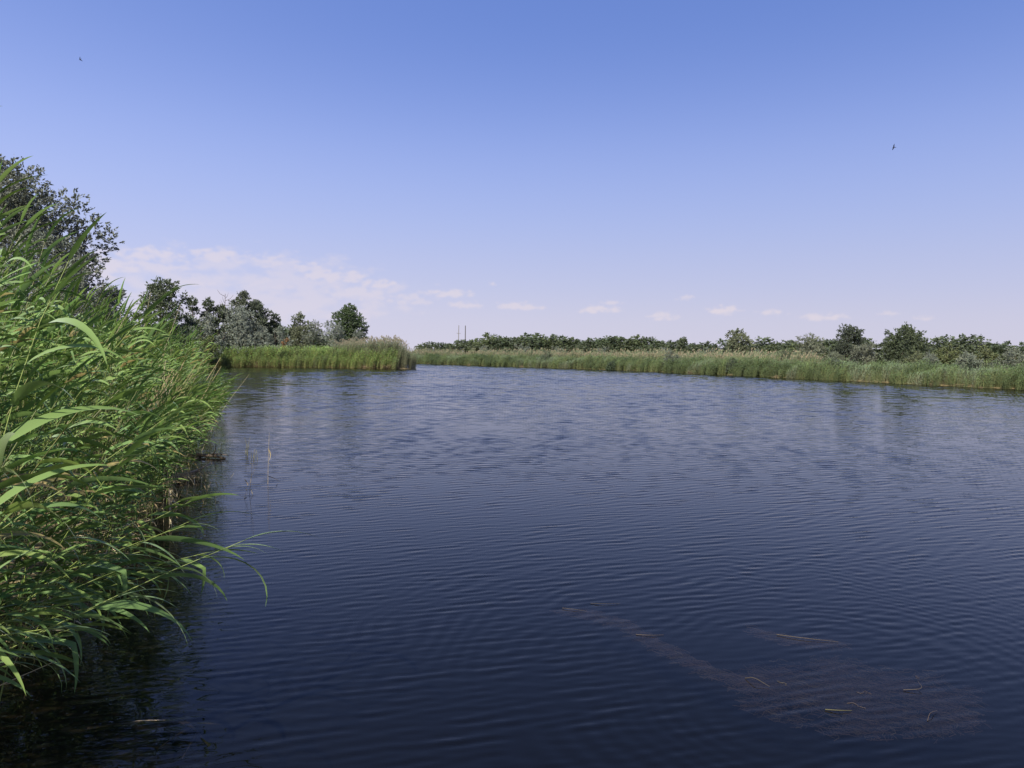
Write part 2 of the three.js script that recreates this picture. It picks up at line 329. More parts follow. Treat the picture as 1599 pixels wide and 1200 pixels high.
// ---------- near reed bed on the left ----------
{
  const R = rng(3), group = 'single reeds at the front of the near reed bed';
  // four reeds that stand out
  const hero = (at, rel, n, leafLen, label, seed, from = 0.3, stemR = 0.005) => reedThing(reedPlan(rng(seed), { points: rel.map((p) => V(...p)), n, leafLen, from, broad: 1.25 }), V(...at), rng(seed), label, null, stemR);
  hero([-3.55, 0, -3.85], [[0, 0, 0], [0.35, 0.34, -0.05], [0.95, 0.62, -0.15], [1.5, 0.88, -0.28], [2.02, 1.1, -0.35]], 11, 0.52, 'lowest reed, bent far out over the dark water at lower left', 21, 0.35);
  hero([-3.5, 0.05, -3.2], [[0, 0, 0], [0.3, 0.6, -0.1], [0.95, 1.22, -0.3], [1.35, 1.52, -0.45], [1.75, 1.82, -0.5]], 9, 0.5, 'long yellow-green reed stem leaning right with broad leaves over the bed', 22, 0.4);
  hero([-3.1, 0.02, -4.3], [[0, 0, 0], [0.15, 0.55, 0], [0.36, 0.95, 0], [0.6, 1.32, -0.02], [0.78, 1.55, -0.05]], 8, 0.45, 'leaning reed just below the longest one, tip over the litter', 23, 0.35);
  hero([-2.2, 0.05, -2.75], [[0, 0, 0], [0.02, 0.8, -0.05], [0.12, 1.6, -0.12], [0.25, 2.2, -0.2], [0.36, 2.52, -0.26]], 10, 0.48, 'tallest reed at upper left, its top blade pointing into the sky', 24, 0.45);
  hero([-3.9, 0, -4.7], [[0, 0, 0], [0.4, 0.28, 0], [0.9, 0.5, 0.1], [1.3, 0.68, 0.2], [1.62, 0.78, 0.25]], 9, 0.36, 'reed lying almost flat above the water, second lowest at lower left', 25, 0.3);
  hero([-3.95, 0, -4.55], [[0, 0, 0], [0.45, 0.4, 0], [0.95, 0.68, 0.02], [1.4, 0.88, 0.04], [1.95, 1.13, 0.05]], 11, 0.5, 'leafy reed running above and parallel to the lowest bent one', 26, 0.35);
  hero([-3.45, 0, -3.7], [[0, 0, 0], [0.3, 0.3, -0.05], [0.65, 0.52, -0.1], [1.0, 0.7, -0.16], [1.3, 0.84, -0.2]], 9, 0.44, 'short leafy reed below the lowest bent one, nearest the camera', 27, 0.35);
  // 130 more that show singly
  let made = 0;
  while (made < 130) {
    const z = -(1.9 + Math.pow(R(), 1.4) * 8.5), x = -(1.9 + R() * 5.2), s = edgeWobble(x, z);
    if (s < -0.45 || s > 1.6 || Math.hypot(x, z) < 2.3) continue;
    const front = s < 0.15, near = z > -5, lean = front ? (near ? 0.4 + R() * 0.6 : 0.15 + R() * 0.3) : 0.1 + R() * 0.35, h = front ? 1.2 + R() * 1.1 : (2.2 + R() * 1.0) * (z < -6 ? 0.9 : 1);
    const dir = V(1, 0, (R() - 0.5) * 0.9 - 0.1).normalize();
    if (x + lean * h * dir.x > -1.3 + z * 0.28) continue;
    reedThing(reedPlan(R, { h, lean, dir, n: 12 + Math.floor(R() * 5), leafLen: 0.44, from: front ? 0.22 : 0.3 }), V(x, Math.max(groundY(x, z), -0.25), z), R, 'green reed with long wind-swept leaves among the others on the near left bank', group);
    made++;
  }
  for (let i = 0; i < 30; i++) {
    const z = -(3.3 + R() * 2.0), x = -3.3 - R() * 0.75 + (z + 4) * 0.12, h = 0.75 + R() * 0.75, lean = 0.8 + R() * 0.5;
    reedThing(reedPlan(R, { h, lean, dir: V(1, 0, (R() - 0.5) * 0.7).normalize(), n: 8 + Math.floor(R() * 4), leafLen: 0.38, from: 0.3 }), V(x, Math.max(groundY(x, z), -0.2), z), R, 'low reed leaning out over the dark water at lower left', 'low leaning reeds');
  }
  // the rest of the bed
  const geos = [], cols = [[0.125, 0.24, 0.048], [0.11, 0.22, 0.052], [0.15, 0.25, 0.046], [0.13, 0.235, 0.044]];
  for (let k = 0; k < 8; k++) { const front = k < 4; geos.push(bakedReed(reedPlan(R, { h: front ? 1.8 : 2.75, lean: front ? 0.2 + 0.09 * k : 0.1 + 0.07 * (k - 4), dir: V(1, 0, (R() - 0.5) * 0.8).normalize(), n: front ? 14 : 18, leafLen: 0.42, from: 0.12, broad: 0.82, wind: 0.3 }), cols[k % 4], [0.17, 0.2, 0.06], R)); }
  const places = [];
  const put = (count, z0, z1, s0, s1, h) => { let n = 0; while (n < count) {
    const z = -lerp(z0, z1, R()), s0x = -2 - R() * 15, x = s0x, s = edgeWobble(x, z);
    if (s < s0 || s > s1 || Math.hypot(x, z) < 2.7) continue;
    const front = s < 0.25;
    if (z > -3.2 && x > -2.4) continue;
    places.push({ x, y: Math.max(groundY(x, z), -0.3), z, v: (front ? 0 : 4) + Math.floor(R() * 4), turn: (R() - 0.5) * 1.1, s: (0.8 + R() * 0.4) * h, c: tone(R, 0.22, 0.15) });
    n++;
  } };
  put(250, 2.5, 6, -0.35, 4.5, 1.03); put(190, 6, 10, -0.35, 4.5, 0.93);
  put(290, 9, 12, -0.4, 5, 0.88); put(500, 11.5, 18, -0.45, 5, 0.84);
  put(420, 17, 30, -0.3, 5, 0.82);
  scatter('near_reed_bed', geos, M.reed, places, 'dense mass of green reeds filling the near left bank', 'reed bed');

  // dead reed stalks standing among the green ones
  const straw = [[0.42, 0.33, 0.17], [0.5, 0.42, 0.26], [0.36, 0.27, 0.14]];
  for (const [x, z, h, dx, dz, label] of [
    [-7.6, -14.2, 3.2, 0.55, 0.1, 'pale dry reed stalk sticking up highest above the green reeds'],
    [-6.3, -11.0, 2.75, 0.35, 0, 'thin dry stalk beside the tan patch in the reeds'],
    [-7.0, -13.4, 3.0, 0.9, 0.1, 'dry reed stalk leaning right in front of the silver bushes'],
    [-6.9, -15.2, 1.9, 0.75, 0.2, 'bleached dry stalk leaning over the water at the bed\'s end'],
    [-6.75, -15.6, 1.75, 1.1, 0.1, 'short bleached stalk crossing the far waterline'],
    [-5.4, -8.0, 2.55, 1.3, 0.2, 'whitish dry stem lying aslant across the green leaves'],
    [-3.4, -4.1, 0.42, 0.75, -0.05, 'white dry stem low over the dark water among the nearest reeds']]) {
    const y = Math.max(groundY(x, z), -0.2);
    single('dry_reed_stalk', paint(plain(taperTube([V(x, y, z), V(x + dx * 0.4, y + h * 0.5, z + dz * 0.4), V(x + dx, y + h, z + dz)], 0.0045, 0.002, 5, 8)), straw[1]), M.straw, label, 'dry stalk', 'dry stalks in the near reed bed');
  }
  const R2 = rng(31), stalk = [], deadPlaces = [];
  for (let k = 0; k < 4; k++) { const c = straw[k % 3], gs = [paint(plain(taperTube([V(0, 0, 0), V(0.1 * k, 0.7, 0.02), V(0.22 * k, 1.3, 0.06)], 0.005, 0.002, 4, 5)), c)]; for (let j = 0; j < 3; j++) gs.push(paint(plain(LEAVES[(j + k) % 5].clone().applyMatrix4(new THREE.Matrix4().makeRotationZ(-0.3 - 0.3 * j).scale(V(0.3, 0.3, 0.22)).setPosition(0.05 * k, 0.35 + 0.3 * j, 0))), c)); stalk.push(mergeGeometries(gs)); }
  const dead = (n, cx, cz, rx, rz, s) => { for (let i = 0; i < n; i++) { const x = cx + (R2() + R2() - 1) * rx, z = cz + (R2() + R2() - 1) * rz; deadPlaces.push({ x, y: Math.max(groundY(x, z), -0.15), z, v: Math.floor(R2() * 4), turn: (R2() - 0.5) * 2, s: s * (0.7 + 0.6 * R2()), c: tone(R2, 0.2) }); } };
  dead(70, -6.0, -11.3, 0.35, 0.9, 1.2); dead(26, -6.9, -13.8, 0.35, 0.6, 1.25); dead(90, -5.0, -8.8, 1.2, 3.2, 0.6); dead(16, -3.9, -5.2, 0.6, 1.6, 0.45);
  scatter('dead_reed_patch', stalk, M.straw, deadPlaces, 'tan dead reed stems between the green reeds of the near bank', 'dead reeds');
  // litter at the waterline
  const bits = [], lit = [];
  for (let k = 0; k < 4; k++) bits.push(paint(plain(taperTube([V(-0.2, 0, 0), V(0, 0.012, 0.02 * (k - 1.5)), V(0.22, 0.004, 0.03)], 0.005, 0.003, 4, 4)), straw[k % 3]));
  for (let i = 0; i < 520; i++) { const z = -(3.2 + R2() * 13), x0 = -3 - Math.max(0, (-z - 4.2)) * 0.37, x = x0 + (R2() - 0.62) * 1.1, s = edgeWobble(x, z); if (s < -0.35) continue; lit.push({ x, y: Math.max(groundY(x, z), 0) + 0.012 + R2() * 0.05, z, v: Math.floor(R2() * 4), turn: R2() * 6.3, tz: (R2() - 0.5) * 0.5, s: 0.5 + R2() * 0.9, c: tone(R2, 0.35) }); }
  for (let i = 0; i < 170; i++) { const t = R2(), x = lerp(-5.75, -5.42, t) + (R2() - 0.5) * 0.3, z = lerp(-11.4, -12.4, t) + (R2() - 0.5) * 0.2; lit.push({ x, y: 0.015 + R2() * 0.09, z, v: Math.floor(R2() * 4), turn: -0.7 + (R2() - 0.5) * 1.6, tz: (R2() - 0.5) * 0.4, s: 0.4 + R2() * 0.6, c: tone(R2, 0.3) }); }
  scatter('reed_litter', bits, M.straw, lit, 'tan reed litter lying at the foot of the near reeds', 'litter');
}

// ---------- far reed beds ----------
function clumpGeo(R, { n, h, rad, leaf, stem, plume, plumeShare = 0, leafLen = 0.42, wide = 1 }) {
  const P = [], C = [], tri = (a, b, c, k) => { for (const v of [a, b, c]) { P.push(v.x, v.y, v.z); C.push(...k); } };
  for (let i = 0; i < n; i++) {
    const a = R() * 6.283, r = Math.sqrt(R()) * rad, bx = Math.cos(a) * r, bz = Math.sin(a) * r, H = h * (0.72 + 0.36 * R()), lx = (0.08 + 0.14 * R()) * H, lz = (R() - 0.5) * 0.12 * H, k = 0.75 + 0.5 * R();
    const at = (t) => V(bx + lx * t * t, H * t, bz + lz * t * t), w = 0.008 * wide, sc = stem.map((c) => c * k), lc = leaf.map((c) => c * k);
    for (const o of [V(w, 0, 0), V(0, 0, w)]) { tri(at(0).sub(o), at(0).add(o), at(0.55).add(o), sc); tri(at(0).sub(o), at(0.55).add(o), at(0.55).sub(o), sc); tri(at(0.55).sub(o), at(0.55).add(o), at(1), sc); }
    for (let j = 0; j < 8; j++) {
      const t = 0.16 + 0.8 * (j + R()) / 8, p = at(t), yaw = R() * 6.283, L = leafLen * (0.7 + 0.6 * R()), d = V(Math.cos(yaw) * 0.75 + 0.35, 0.55 + 0.35 * R(), Math.sin(yaw) * 0.75), s = V(-d.z, 0, d.x).normalize().multiplyScalar(0.017 * wide);
      const mid = p.clone().addScaledVector(d, L * 0.5), tip = mid.clone().add(V(d.x * L * 0.5, -L * 0.25 * R(), d.z * L * 0.5));
      tri(p, mid.clone().add(s), mid.clone().sub(s), lc); tri(mid.clone().add(s), tip, mid.clone().sub(s), lc);
    }
    if (R() < plumeShare) { const t = at(1), w2 = 0.035 * wide; for (const o of [V(w2, 0, 0), V(0, 0, w2)]) { const m = t.clone().add(V(0.04, 0.12, 0)), e = t.clone().add(V(0.12, 0.3, 0)); tri(t, m.clone().add(o), e, plume); tri(t, e, m.clone().sub(o), plume); } }
  }
  const g = new THREE.BufferGeometry();
  g.setAttribute('position', new THREE.Float32BufferAttribute(P, 3)); g.setAttribute('color', new THREE.Float32BufferAttribute(C, 3)); g.computeVertexNormals();
  return g;
}
{
  const R = rng(9);
  const GREEN = { leaf: [0.105, 0.16, 0.048], stem: [0.17, 0.18, 0.07], plume: [0.36, 0.28, 0.2] }, YEL = { leaf: [0.165, 0.27, 0.052], stem: [0.22, 0.2, 0.07], plume: [0.36, 0.28, 0.2] }, GREY = { leaf: [0.125, 0.175, 0.09], stem: [0.21, 0.2, 0.11], plume: [0.3, 0.26, 0.18] }, DEEP = { leaf: [0.07, 0.115, 0.032], stem: [0.12, 0.14, 0.05], plume: [0.3, 0.24, 0.16] };
  const along = (line, count, s0, s1, fn) => {                       // points in a band along part of the shore, s0 to s1 metres inland
    const lens = [], total = line.slice(1).reduce((t, p, i) => { const l = Math.hypot(p[0] - line[i][0], p[1] - line[i][1]); lens.push(l); return t + l; }, 0), out = [];
    for (let i = 0; i < count; i++) {
      let u = R() * total, k = 0; const v = u / total;
      while (k < lens.length - 1 && u > lens[k]) u -= lens[k++];
      const a = line[k], b = line[k + 1], t = u / lens[k], nx = (b[1] - a[1]) / lens[k], nz = -(b[0] - a[0]) / lens[k], s = lerp(s0, s1, R());
      const x = lerp(a[0], b[0], t) + nx * s, z = lerp(a[1], b[1], t) + nz * s, q = fn(x, z, s, v);
      if (q) out.push({ x, z, y: groundY(x, z) - 0.02, turn: (R() - 0.5) * 0.9, ...q });
    }
    return out;
  };
  const mk = (o, hs) => hs.map((h) => clumpGeo(R, { n: 13, rad: 0.42, h, ...o }));
  // left bank, front: walked from right to left so that inland is behind it
  const leftLine = [[-47, -91.5], [-42.2, -95.4], [-36, -97.2], [-30.5, -98.4], [-22, -97.4], [-14.4, -96.3]];
  scatter('left_reed_bed', [...mk({ ...YEL, wide: 1.5 }, [2.2, 2.5, 2.8]), ...mk({ ...GREEN, wide: 1.5 }, [2.3, 2.7])], M.farReed,
    along(leftLine, 1650, -0.9, 6.5, (x, z, s, v) => { if ((x > -19 && s > 1.5) || x > -15.6) return null; const patch = noise(x * 0.25, z * 0.25); return { v: patch > -0.25 ? Math.floor(R() * 3) : Math.floor(R() * 5), s: (0.85 + 0.25 * R()) * (s < 0.3 ? 0.7 : 1) * (x < -36 ? 0.95 : 1), c: tone(R, 0.15) }; }), 'low yellow-green reed bed along the far left bank', 'reed bed');
  const tallLine = [[-26, -100.5], [-20, -98.4], [-14.4, -97.2]];
  scatter('tall_reed_stand', mk({ ...GREY, plumeShare: 0.2, wide: 1.5, n: 14, rad: 0.5 }, [3.6, 4.0, 4.3]), M.farReed,
    along(tallLine, 520, 0, 5.5, (x, z, s, v) => { if (x > -15 && R() < 0.6) return null; return { v: Math.floor(R() * 3), s: lerp(0.8, 1.0, v) * (0.9 + 0.16 * R()) * lerp(1, 0.6, sstep(-17.2, -14, x)), c: tone(R, 0.18) }; }), 'tall grey-green plumed reed stand at the tip of the left bank', 'reed bed');
  // right shore
  const rightLine = [[-60, -150], [-40, -152.5], [-16.3, -141.3], [-8, -132.5], [0, -124.2], [9, -112.6], [18, -101.2], [23, -91], [27.6, -81.8], [31.6, -71.2], [34.2, -64.2], [36.3, -58.5], [38.1, -53.7], [42, -44], [46, -32]];
  const rl = [...rightLine].slice(1), far = [...rightLine].slice(0, 8);
  const bothWays = (l) => l;
  scatter('right_reed_bed', [...mk({ ...GREEN, wide: 1.3 }, [1.55, 1.75, 1.95]), ...mk({ ...DEEP, wide: 1.3 }, [1.6, 1.8]), ...mk({ ...GREY, wide: 1.3 }, [1.8])], M.farReed,
    along(bothWays(rl), 4700, -1.2, 5, (x, z, s) => { const patch = noise(x * 0.16 + 3, z * 0.16), clump = 0.7 * noise(x * 0.55, z * 0.55 + 20) + 0.5 * noise(x * 1.7, z * 1.7) + 0.8 * noise(x * 0.13 + 5, z * 0.13); if (s < -0.5 && clump < 0) return null; return { v: patch > 0.35 ? (R() < 0.6 ? 5 : 1) : patch < -0.2 ? 3 + Math.floor(R() * 2) : Math.floor(R() * 3), s: (0.8 + 0.2 * R() + 0.2 * clump) * (s < 0 ? 0.8 : 1) * lerp(1.0, 0.9, sstep(-90, -55, z)), c: tone(R, 0.2) }; }), 'green reed bed along the water\'s edge on the right shore', 'reed bed');
  scatter('plumed_reed_bed', mk({ ...GREY, plumeShare: 0.09, wide: 1.8, n: 13, rad: 0.55 }, [2.1, 2.35, 2.6]), M.farReed,
    along([[-40, -152.5], [-16.3, -141.3], [-8, -132.5], [0, -124.2], [9, -112.6], [18, -101.2], [23, -91], [27, -83]], 1500, 4, 14, (x, z, s) => ({ v: Math.floor(R() * 3), s: 0.85 + 0.22 * R() + 0.08 * noise(x * 0.2, z * 0.2), c: tone(R, 0.2, 0.12) })), 'grey-tan plumed reeds behind the green ones on the far shore', 'reed bed');
  // dry foot of the reeds at the far waterlines
  const stub = [0, 1, 2].map((k) => clumpGeo(R, { n: 14, rad: 0.4, h: 0.45 + 0.15 * k, leaf: [0.26, 0.19, 0.1], stem: [0.3, 0.23, 0.12], plume: [0, 0, 0], leafLen: 0.2, wide: 1.6 }));
  scatter('dry_reed_edge', stub, M.farReed, [...along(leftLine, 45, -0.5, 0.1, () => ({ v: Math.floor(R() * 3), s: 0.7 + 0.6 * R(), c: tone(R, 0.3) })), ...along(rl, 70, -1.2, -0.7, (x, z) => noise(x * 0.5, z * 0.5) > 0.25 ? { v: Math.floor(R() * 3), s: 0.5 + 0.5 * R(), c: tone(R, 0.3) } : null)], 'strip of dry tan reed stubble at the far waterlines', 'dead reeds');
}

// ---------- trees and bushes ----------
// crown: leaf sprays in lobes; trunk: tapered limbs that run to the lobes
function treeGeo(seed, { h, w, bottom = 0.15, lobes = 10, leaf = 0.3, n = 2600, color, vary = 0.3, shape = 'round', droop = 0, slim = 0.55, lobe = 1 }) {
  const R = rng(seed), L = [];
  for (let i = 0; i < lobes; i++) {
    const t = (i + 0.5) / lobes, y = lerp(bottom * h, h * 0.9, t);
    const prof = shape === 'point' ? 1 - 0.75 * t : shape === 'bush' ? Math.sqrt(1 - t * t * 0.85) : Math.sqrt(Math.max(0.12, 1 - (2 * t - 0.85) ** 2 * 0.75));
    const a = i * 2.4 + R() * 0.9, r = w / 2 * prof * (0.35 + 0.35 * R()), lr = lobe * w / 2 * (0.28 + 0.26 * R()) * (0.55 + 0.45 * prof);
    L.push({ c: V(Math.cos(a) * r, y, Math.sin(a) * r), r: lr, ry: lr * (0.7 + 0.35 * R()) * (shape === 'point' ? 1.3 : 1) });
  }
  if (shape !== 'bush') L.push({ c: V((R() - 0.5) * w * 0.15, h * 0.93 - w * 0.06, (R() - 0.5) * w * 0.15), r: w * 0.13, ry: w * 0.13 });
  for (let i = 0; i < Math.round(lobes * 1.6); i++) {                // small outer tufts break the outline
    const b = L[Math.floor(R() * lobes)], a = R() * 6.283, e = R() * 1.5 - 0.15, d = V(Math.cos(a) * Math.cos(e), Math.sin(e), Math.sin(a) * Math.cos(e));
    L.push({ c: b.c.clone().add(d.multiply(V(b.r, b.ry, b.r)).multiplyScalar(0.95)), r: b.r * (0.22 + 0.22 * R()), ry: b.ry * (0.22 + 0.25 * R()) });
  }
  const vol = L.map((l) => l.r * l.r * 0.6 + l.r * l.ry * 0.6), sum = vol.reduce((a, b) => a + b, 0), P = [], C = [], N = [];
  for (let k = 0; k < L.length; k++) {
    const l = L[k], m = Math.round(n * vol[k] / sum), lobeTone = 1 + (R() - 0.5) * vary * 0.6;
    const per = 9, span = leaf * 1.5;
    for (let i = 0; i < Math.ceil(m / per); i++) {                   // sprays: leaves set along a short twig, so that there are tufts and gaps
      const ct = R() * 2 - 1, a = R() * 6.283, st = Math.sqrt(1 - ct * ct), dir = V(Math.cos(a) * st, ct, Math.sin(a) * st), rad = Math.pow(R(), 0.4) * (0.86 + 0.2 * R());
      const root = l.c.clone().add(V(dir.x * l.r, dir.y * l.ry, dir.z * l.r).multiplyScalar(rad)), run = dir.clone().add(V((R() - 0.5) * 1.4, (R() - 0.5) * 1.2 + 0.25 - droop, (R() - 0.5) * 1.4)).normalize(), sprayTone = 1 + (R() - 0.5) * vary;
      for (let q = 0; q < per; q++) {
        const p = root.clone().addScaledVector(run, span * (q / per - 0.4)).add(V((R() - 0.5) * span * 0.5, (R() - 0.5) * span * 0.4, (R() - 0.5) * span * 0.5));
        if (p.y < 0.15) p.y = 0.15 + R() * 0.3;
        const ax = run.clone().add(V((R() - 0.5) * 1.5, (R() - 0.5) * 1.3, (R() - 0.5) * 1.5)).normalize(), sd = ax.clone().cross(V(R() - 0.5, R() - 0.5, R() - 0.5)).normalize();
        const sz = leaf * (0.55 + 0.8 * R()), wd = sz * slim * (0.7 + 0.5 * R()) * 0.5, up = sd.clone().cross(ax), tip = p.clone().addScaledVector(ax, sz), m1 = p.clone().addScaledVector(ax, sz * 0.45).addScaledVector(up, sz * 0.1), x1 = m1.clone().addScaledVector(sd, wd), x2 = m1.clone().addScaledVector(sd, -wd);
        const kk = lobeTone * sprayTone * (1 + (R() - 0.5) * vary), warm = 1 + (R() - 0.5) * 0.16;
        for (const v of [p, x1, x2, x1, tip, x2]) { P.push(v.x, v.y, v.z); C.push(color[0] * kk * warm, color[1] * kk, color[2] * kk / warm); }
      }
    }
  }
  const crown = new THREE.BufferGeometry();
  crown.setAttribute('position', new THREE.Float32BufferAttribute(P, 3)); crown.setAttribute('color', new THREE.Float32BufferAttribute(C, 3)); crown.computeVertexNormals();
  const limbs = [], tr = Math.max(0.05, h * 0.018), mid = V((R() - 0.5) * w * 0.1, h * 0.3, (R() - 0.5) * w * 0.1), top = V((R() - 0.5) * w * 0.1, h * 0.82, (R() - 0.5) * w * 0.1);
  limbs.push(taperTube([V(0, -0.15, 0), V(mid.x * 0.5, h * 0.15, mid.z * 0.5), mid, mid.clone().lerp(top, 0.5), top], tr, tr * 0.25, 6, 8));
  for (const l of L.slice(0, Math.min(lobes, 9))) { const t = clamp(l.c.y / h - 0.22, 0.08, 0.7), s = t < 0.3 ? V(0, 0, 0).lerp(mid, t / 0.3) : mid.clone().lerp(top, (t - 0.3) / 0.52); limbs.push(taperTube([s, s.clone().lerp(l.c, 0.5).add(V(0, -0.04 * h, 0)), l.c], tr * 0.45, tr * 0.12, 4, 4)); }
  return { crown, trunk: mergeGeometries(limbs) };
}
const COL = { dark: [0.066, 0.09, 0.036], deep: [0.055, 0.082, 0.03], mid: [0.075, 0.1, 0.032], lush: [0.055, 0.092, 0.024], pale: [0.13, 0.15, 0.075], silver: [0.21, 0.235, 0.18], dull: [0.145, 0.165, 0.115], yellow: [0.13, 0.15, 0.045], orange: [0.3, 0.17, 0.07] };
function tree(name, label, category, at, spec, group, seed, turn = 0) {
  const g = thing(name, label, category, group), { crown, trunk } = treeGeo(seed, spec);
  g.position.set(at[0], groundY(at[0], at[1]), at[1]); g.rotation.y = turn;
  part('trunk', trunk, M.bark, g); part('crown', crown, M.crown, g);
  return g;
}
{
  // left side
  tree('broadleaf_tree', 'big dark tree towering behind the near reeds at the left edge', 'tree', [-26.9, -36], { h: 12.0, w: 15, bottom: 0.06, lobes: 80, lobe: 0.55, leaf: 0.165, n: 120000, color: [0.13, 0.145, 0.1], slim: 0.5, vary: 0.3 }, null, 101);
  tree('silver_bush', 'tall silvery bush in front of the big tree at the left edge', 'bush', [-19.6, -30.5], { h: 7.2, w: 5.6, bottom: 0.08, lobes: 12, leaf: 0.17, n: 18000, color: COL.dull, slim: 0.4, shape: 'bush', vary: 0.35 }, 'silvery bushes', 102);
  tree('silver_bush', 'small silvery bush at the right foot of the big dark tree', 'bush', [-18.9, -33.5], { h: 5.2, w: 3.0, bottom: 0.05, lobes: 9, leaf: 0.16, n: 9000, color: COL.dull, slim: 0.4, shape: 'bush', vary: 0.35 }, 'silvery bushes', 103);
  tree('broadleaf_tree', 'dense dark green tree with spiky top right behind the near reeds', 'tree', [-35.0, -72], { h: 9.6, w: 7.6, bottom: 0.08, lobes: 14, leaf: 0.25, n: 17850, color: COL.dark, shape: 'round', slim: 0.5 }, null, 104);
  tree('broadleaf_tree', 'slender dark tree, left one of a pair behind the silver bushes', 'tree', [-43.5, -98], { h: 9.5, w: 4.0, bottom: 0.12, lobes: 9, leaf: 0.27, n: 5460, color: COL.dark, shape: 'point' }, 'trees on the far left bank', 105);
  tree('broadleaf_tree', 'slender dark tree, right one of a pair behind the silver bushes', 'tree', [-42.1, -100], { h: 9.5, w: 4.2, bottom: 0.12, lobes: 9, leaf: 0.27, n: 5880, color: COL.dark, shape: 'point' }, 'trees on the far left bank', 106);
  tree('broadleaf_tree', 'dark rounded tree filling the gap right of the slender pair', 'tree', [-40.9, -101], { h: 8.6, w: 4.6, bottom: 0.12, lobes: 9, leaf: 0.27, n: 5880, color: COL.dark }, 'trees on the far left bank', 107);
  tree('silver_bush', 'silver bush nearest the near reeds on the far left bank', 'bush', [-41.8, -96.8], { h: 7.0, w: 6.6, bottom: 0.06, lobes: 11, leaf: 0.23, n: 8820, color: COL.silver, slim: 0.4, shape: 'bush' }, 'silvery bushes', 108);
  tree('green_bush', 'yellow-green bush between the silver bushes and the near reeds', 'bush', [-39.2, -93.2], { h: 5.4, w: 2.6, bottom: 0.05, lobes: 8, leaf: 0.22, n: 4620, color: COL.yellow, shape: 'bush' }, null, 109);
  tree('silver_bush', 'widest silver bush on the far left bank, below the dead twigs', 'bush', [-38.6, -102], { h: 8.0, w: 9.6, bottom: 0.05, lobes: 15, leaf: 0.25, n: 15960, color: COL.silver, slim: 0.4, shape: 'bush' }, 'silvery bushes', 110);
  tree('broadleaf_tree', 'tallest feathery tree in the middle of the far left bank', 'tree', [-39.8, -106], { h: 10.9, w: 5.0, bottom: 0.2, lobes: 11, leaf: 0.27, n: 7560, color: [0.09, 0.108, 0.058] }, 'trees on the far left bank', 111);
  tree('broadleaf_tree', 'darkest tree, close right of the tallest feathery one', 'tree', [-37.8, -107], { h: 9.6, w: 6.0, bottom: 0.06, lobes: 13, leaf: 0.27, n: 10920, color: [0.06, 0.078, 0.038] }, 'trees on the far left bank', 112);
  tree('broadleaf_tree', 'narrow dark tree with a bare gap on its right', 'tree', [-35.7, -109], { h: 7.8, w: 3.4, bottom: 0.1, lobes: 8, leaf: 0.25, n: 3780, color: COL.dark, shape: 'point' }, 'trees on the far left bank', 113);
  tree('silver_bush', 'silver bush left of the orange shrub', 'bush', [-33.9, -103.5], { h: 5.6, w: 4.6, bottom: 0.05, lobes: 9, leaf: 0.23, n: 5040, color: COL.silver, slim: 0.4, shape: 'bush' }, 'silvery bushes', 114);
  tree('broadleaf_tree', 'small pale green tree above the orange shrub', 'tree', [-32.6, -111], { h: 8.2, w: 4.0, bottom: 0.3, lobes: 8, leaf: 0.25, n: 3990, color: COL.pale }, 'trees on the far left bank', 115);
  tree('grey_bush', 'dull green bush under the small pale tree', 'bush', [-31.6, -107.5], { h: 5.8, w: 5.0, bottom: 0.05, lobes: 9, leaf: 0.23, n: 5040, color: [0.1, 0.115, 0.055], shape: 'bush' }, null, 116);
  tree('orange_shrub', 'small rust-orange shrub on the far left bank', 'shrub', [-32.3, -102.6], { h: 4.2, w: 1.5, bottom: 0.1, lobes: 6, leaf: 0.19, n: 1470, color: COL.orange, shape: 'bush' }, null, 117);
  tree('silver_bush', 'grey bush between the orange shrub and the round tree', 'bush', [-29.2, -106.5], { h: 6.1, w: 5.0, bottom: 0.05, lobes: 9, leaf: 0.23, n: 5250, color: COL.dull, slim: 0.4, shape: 'bush' }, 'silvery bushes', 118);
  tree('silver_bush', 'silver bush leaning against the foot of the round tree', 'bush', [-25.9, -105.5], { h: 6.6, w: 5.4, bottom: 0.05, lobes: 10, leaf: 0.23, n: 6300, color: COL.silver, slim: 0.4, shape: 'bush' }, 'silvery bushes', 119);
  tree('broadleaf_tree', 'round lush green tree above the plumed reeds on the left bank', 'tree', [-25.6, -112.5], { h: 9.6, w: 6.2, bottom: 0.36, lobes: 14, leaf: 0.27, n: 10920, color: COL.lush }, null, 120);
  tree('silver_bush', 'long silver bush between the widest one and the narrow dark tree', 'bush', [-35.6, -103], { h: 5.6, w: 4.8, bottom: 0.05, lobes: 9, leaf: 0.23, n: 5880, color: COL.silver, slim: 0.4, shape: 'bush' }, 'silvery bushes', 121);
  tree('grey_bush', 'low grey bush just behind the reeds below the round tree', 'bush', [-23.0, -107], { h: 5.0, w: 5.0, bottom: 0.05, lobes: 9, leaf: 0.23, n: 5880, color: COL.dull, slim: 0.4, shape: 'bush' }, null, 122);
  tree('silver_bush', 'silver bush under the dense dark tree behind the near reeds', 'bush', [-38, -82], { h: 5.6, w: 6.0, bottom: 0.05, lobes: 10, leaf: 0.22, n: 7560, color: COL.silver, slim: 0.4, shape: 'bush' }, 'silvery bushes', 123);
  // bare twigs
  const R = rng(44), tw = [];
  tw.push(taperTube([V(0, 0, 0), V(0.1, 5, 0), V(0.2, 10.2, 0)], 0.09, 0.03, 4, 6));
  for (let i = 0; i < 9; i++) { const y = 7.2 + i * 0.33, a = R() * 6.3, l = 0.6 + R() * 0.7; tw.push(taperTube([V(0.15, y, 0), V(0.15 + Math.cos(a) * l * 0.6, y + 0.3, Math.sin(a) * l * 0.6), V(0.15 + Math.cos(a) * l, y + 0.9, Math.sin(a) * l)], 0.035, 0.012, 4, 4)); }
